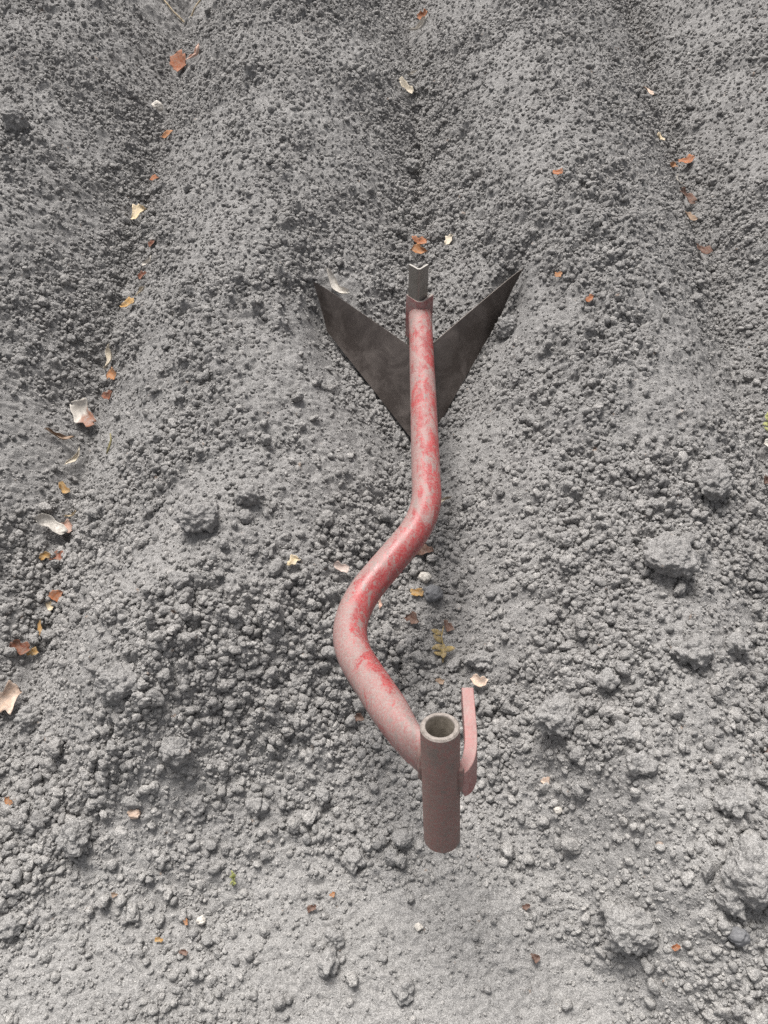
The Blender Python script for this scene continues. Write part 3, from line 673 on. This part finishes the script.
# bent pipe
corner = [Vector(c) for c in ((.0528, .7985, .0738), (0.0477, 0.4159, 0.1679), (-0.0494, 0.2854, 0.1780), (0.0212, 0.1518, 0.2636))]        # far end, upper bend, lower bend, near end
axp = ST + (SB - ST) * (.047 / (ST - SB).length)
w = (axp - corner[-1]); w = (w - SU * w.dot(SU)).normalized()
end = axp - w * .0114
def catmull(P, m):
    out = []
    for k in range(len(P) - 1):
        a, b, c, d = P[max(0, k - 1)], P[k], P[k + 1], P[min(len(P) - 1, k + 2)]
        for s in range(m):
            t = s / m; out.append(.5 * ((2 * b) + (c - a) * t + (2 * a - 5 * b + 4 * c - d) * t * t + (3 * b - a - 3 * c + d) * t ** 3))
    return out + [P[-1]]
tail = end - w * .012
corner[-1] = tail - w * .016
def bent(cs, tl):
    out = [cs[0]]
    for k in range(1, len(cs) - 1):
        a = cs[k] + (cs[k - 1] - cs[k]).normalized() * tl[k - 1]; c = cs[k] + (cs[k + 1] - cs[k]).normalized() * tl[k - 1]
        n = max(2, int((a - out[-1]).length / .008))
        out += [out[-1].lerp(a, s / n) for s in range(1, n)]
        out += [a * (1 - s / 14) ** 2 + cs[k] * (2 * s / 14 * (1 - s / 14)) + c * (s / 14) ** 2 for s in range(15)]
    n = max(2, int((cs[-1] - out[-1]).length / .008)); q = out[-1]
    return out + [q.lerp(cs[-1], s / n) for s in range(1, n + 1)]
path = bent(corner + [end], (.040, .067, .012))
L = [0]
for a, b in zip(path, path[1:]): L.append(L[-1] + (b - a).length)
rad = []
for s in L:
    t = min(1, max(0, 1 - (L[-1] - s) / .075)); t = t * t * (3 - 2 * t)
    rad.append((.0168 - .0068 * t, .0168 + .0042 * t))
SIDES = 36
V, F = sweep(path, rad, SIDES, SU)
FWD = Vector((0, .957, -.29)); UP = Vector((0, .29, .957))
for k in range(SIDES):                                   # far end coped to the angle bracket
    V[k] = V[k] + FWD * (min(abs(V[k].x - .0524), .014) * .8)
po = part('stem_pipe', V, F, M['paint'], sharp=False)
wear = []                                                # how much of the enamel is rubbed and dusted, along and around the pipe
for k, s in enumerate(L):
    tt = s / L[-1]; bend = min(1, max(0, (tt - .42) / .16)); nearend = min(1, max(0, (tt - .86) / .1))
    for q in range(SIDES):
        c = math.cos(2 * math.pi * q / SIDES)
        wear.append((1 - bend) * (.02 + .05 * c) + bend * (.03 + .17 * c) * (1 - nearend) + nearend * (.10 - .02 * c))
at = po.data.attributes.new('wear', 'FLOAT', 'POINT'); at.data.foreach_set('value', wear)

def bead(path, r, name, mat, seed):
    rr = np.random.default_rng(seed)
    V, F = sweep(path, [r * rr.uniform(.75, 1.2) for _ in path], 8); return part(name, V, F, mat)
# weld where the flattened pipe meets the socket
pa = w; pb = SU.cross(w).normalized(); pts = []
for s in range(37):
    an = 2 * math.pi * s / 36; u_ = .0104 * math.cos(an); v_ = .0212 * math.sin(an)
    pts.append(axp + pb * u_ + SU * v_ - pa * math.sqrt(.0151 ** 2 - u_ * u_))
bead(pts, .0033, 'weld_bead', M['paint_socket'], 3)
# and where the hook bar is welded on
hx = ST + (SB - ST) * (.052 / (ST - SB).length); side = SU.cross(Vector((0, 1, 0))).normalized(); side = side if side.x > 0 else -side; bk = SU.cross(side)
bead([hx + SU * (.012 - .0024 * k) + (side * math.cos(.33) - bk * math.sin(.33) * (1 if bk.y > 0 else -1)) * .0156 for k in range(11)], .0029, 'weld_bead', M['paint_socket'], 8)

# hook bar: a flat bar that leaves the socket sideways and bends away
hk = [Vector(p) for p in ((.0545, .1245, .281), (.0600, .1262, .2825), (.0652, .1325, .2825), (.0685, .1430, .280), (.0698, .1560, .276), (.0702, .1720, .271), (.0704, .1960, .265))]
hk = catmull(hk, 5)
V = []; n = len(hk)
for k, p in enumerate(hk):
    t = (hk[min(n - 1, k + 1)] - hk[max(0, k - 1)]).normalized(); up = (SU - t * SU.dot(t)).normalized(); sd_ = t.cross(up)
    for a, b in ((-1, 0), (1, 0), (1, -1), (-1, -1)): V.append(p + sd_ * (.0050 * a) + up * (.025 * b))
F = [(k * 4 + s, k * 4 + (s + 1) % 4, k * 4 + 4 + (s + 1) % 4, k * 4 + 4 + s) for k in range(n - 1) for s in range(4)] + [(3, 2, 1, 0), tuple((n - 1) * 4 + s for s in range(4))]
part('hook_bar', V, F, M['paint_hook'], bevel=.0021)

def edge_tops(o, n):                                     # the sawn upper end shows brighter metal
    for p in o.data.polygons:
        if p.index >= n and (p.index - n) % 2 == 1: p.material_index = 1
# angle bracket and angle-iron shank, corners towards the handle end
def angle_iron(corner, aw, ad, th, up_len, down_len, rnd):
    X = Vector((1, 0, 0))
    prof = []
    m = 6
    outer = [(-aw, ad)] + [(-rnd * math.sin(a), ad * rnd / aw * (1 - math.cos(a) * 1) * 1.0) for a in np.linspace(1.2, 0, m)] + [(rnd * math.sin(a), ad * rnd / aw * (1 - math.cos(a))) for a in np.linspace(0, 1.2, m)[1:]] + [(aw, ad)]
    inner = [(x * (1 - th / aw * .9) , y + th * 1.15 if abs(x) < aw - 1e-6 else y + th * .55) for x, y in outer][::-1]
    prof = outer + inner; n = len(prof); V = []
    for h in (-down_len, up_len):
        for x, y in prof: V.append(corner + X * x + FWD * y + UP * h)
    F = [(k, (k + 1) % n, n + (k + 1) % n, n + k) for k in range(n)]
    q = len(outer)
    for k in range(q - 1):
        a, b, c, d = k, k + 1, n - 2 - k, n - 1 - k
        F.append((d, c, b, a)); F.append((n + a, n + b, n + c, n + d))
    return V, F
V, F = angle_iron(Vector((.0519, .8060, .0945)), .0200, .0230, .0040, .0055, .062, .009)
b_ = part('bracket', V, F, [M['paint_bracket'], M['rim']], bevel=.0006); edge_tops(b_, len(V) // 2)
V, F = angle_iron(Vector((.0488, .8255, .1440)), .0142, .0155, .0032, 0, .165, .0045)
s_ = part('shank', V, F, [M['shank'], M['bright_cut']], bevel=.0005); edge_tops(s_, len(V) // 2)
# foot plate between shank and wings, under the pipe
def box(c, s, R):
    V = [Vector(c) + R @ Vector((s[0] * a, s[1] * b, s[2] * d)) for a in (-1, 1) for b in (-1, 1) for d in (-1, 1)]
    return V, [(0, 1, 3, 2), (4, 6, 7, 5), (0, 4, 5, 1), (2, 3, 7, 6), (0, 2, 6, 4), (1, 5, 7, 3)]
V, F = box((.0524, .767, .022), (.010, .032, .024), Matrix.Rotation(-.29, 3, 'X'))
part('mounting_plate', V, F, M['wing'], smooth=False, bevel=.001)

# the two wings: bowed plates spreading back from the front edge
def wing(top0, tip, low, nose, clip):
    top0, tip, low, nose = map(Vector, (top0, tip, low, nose)); nu, nv = 22, 16; P = []
    nrm = (tip - top0).cross(nose - top0).normalized()
    if nrm.y > 0: nrm = -nrm                                  # towards the handle end
    for i in range(nu):
        u = i / (nu - 1)
        for j in range(nv):
            v = j / (nv - 1)
            p = (top0 * (1 - u) + tip * u) * (1 - v) + (nose * (1 - u) + low * u) * v
            p = p - nrm * (.004 * math.sin(math.pi * u) * (1 - .8 * v)) - nrm * (.004 * math.sin(math.pi * v) * u)
            if u > .86 and v < .25:                            # rounded tip corner
                p = p + (low - tip).normalized() * (((u - .86) / .14) ** 2 * (1 - v / .25) * clip)
            P.append(p)
    th = .0028; V = P + [p - nrm * th for p in P]; n = nu * nv; F = []
    for i in range(nu - 1):
        for j in range(nv - 1):
            a, b, c, d = i * nv + j, (i + 1) * nv + j, (i + 1) * nv + j + 1, i * nv + j + 1
            F += [(a, b, c, d), (n + d, n + c, n + b, n + a)]
    rim = [i * nv for i in range(nu)] + [(nu - 1) * nv + j for j in range(1, nv)] + [i * nv + nv - 1 for i in range(nu - 2, -1, -1)] + [j for j in range(nv - 2, 0, -1)]
    nb = len(F)
    for a, b in zip(rim, rim[1:] + rim[:1]): F.append((b, a, n + a, n + b))
    return V, F, nb
nose = (.0560, .628, -.018)
for tip, low, c in (((-.1040, .8490, .104), (-.0845, .8000, .049), .004), ((.2065, .8765, .104), (.1760, .8330, .049), .004)):
    V, F, nb = wing((.0524, .739, .068), tip, low, nose, c)
    o = part('wing', V, F, [M['wing'], M['rim']])
    for p in o.data.polygons:
        if p.index >= nb: p.material_index = 1

# ------------------------------------------------------------------ light
w = bpy.data.worlds.new('World'); scene.world = w; w.use_nodes = True
nt = w.node_tree; bg = nt.nodes['Background']
EL, AZ = math.radians(57), math.radians(-20)         # bright thin overcast, sun ahead and a little left
sky = nt.nodes.new('ShaderNodeTexSky'); sky.sky_type = 'NISHITA'; sky.sun_disc = False
sky.sun_elevation = EL; sky.sun_rotation = AZ; sky.dust_density = 4; sky.air_density = .6
hsv = nt.nodes.new('ShaderNodeHueSaturation'); hsv.inputs['Saturation'].default_value = .16
nt.links.new(sky.outputs[0], hsv.inputs['Color']); nt.links.new(hsv.outputs[0], bg.inputs['Color'])
bg.inputs['Strength'].default_value = .095
sl = bpy.data.lights.new('sun', 'SUN'); sl.energy = 2.3; sl.angle = math.radians(26); sl.color = (1, .965, .92)
so = bpy.data.objects.new('sun', sl); COL.objects.link(so)
d = Vector((math.sin(AZ) * math.cos(EL), math.cos(AZ) * math.cos(EL), math.sin(EL)))
so.rotation_euler = d.to_track_quat('Z', 'Y').to_euler(); so.location = d * 5

# ------------------------------------------------------------------ camera
cam = bpy.data.cameras.new('camera'); co = bpy.data.objects.new('camera', cam); COL.objects.link(co)
co.location = (0, 0, .9); co.rotation_euler = (math.radians(30), 0, 0)
cam.sensor_fit = 'HORIZONTAL'; cam.sensor_width = 36; cam.lens = 36 * 769 / 768; cam.clip_start = .01; cam.clip_end = 300
scene.camera = co
vs = scene.view_settings; vs.view_transform = 'Standard'; vs.look = 'None'; vs.gamma = 1; vs.exposure = 1.2
scene.cycles.max_bounces = 5; scene.cycles.diffuse_bounces = 3
scene.cycles.use_denoising = False
scene.render.filter_size = 1.1
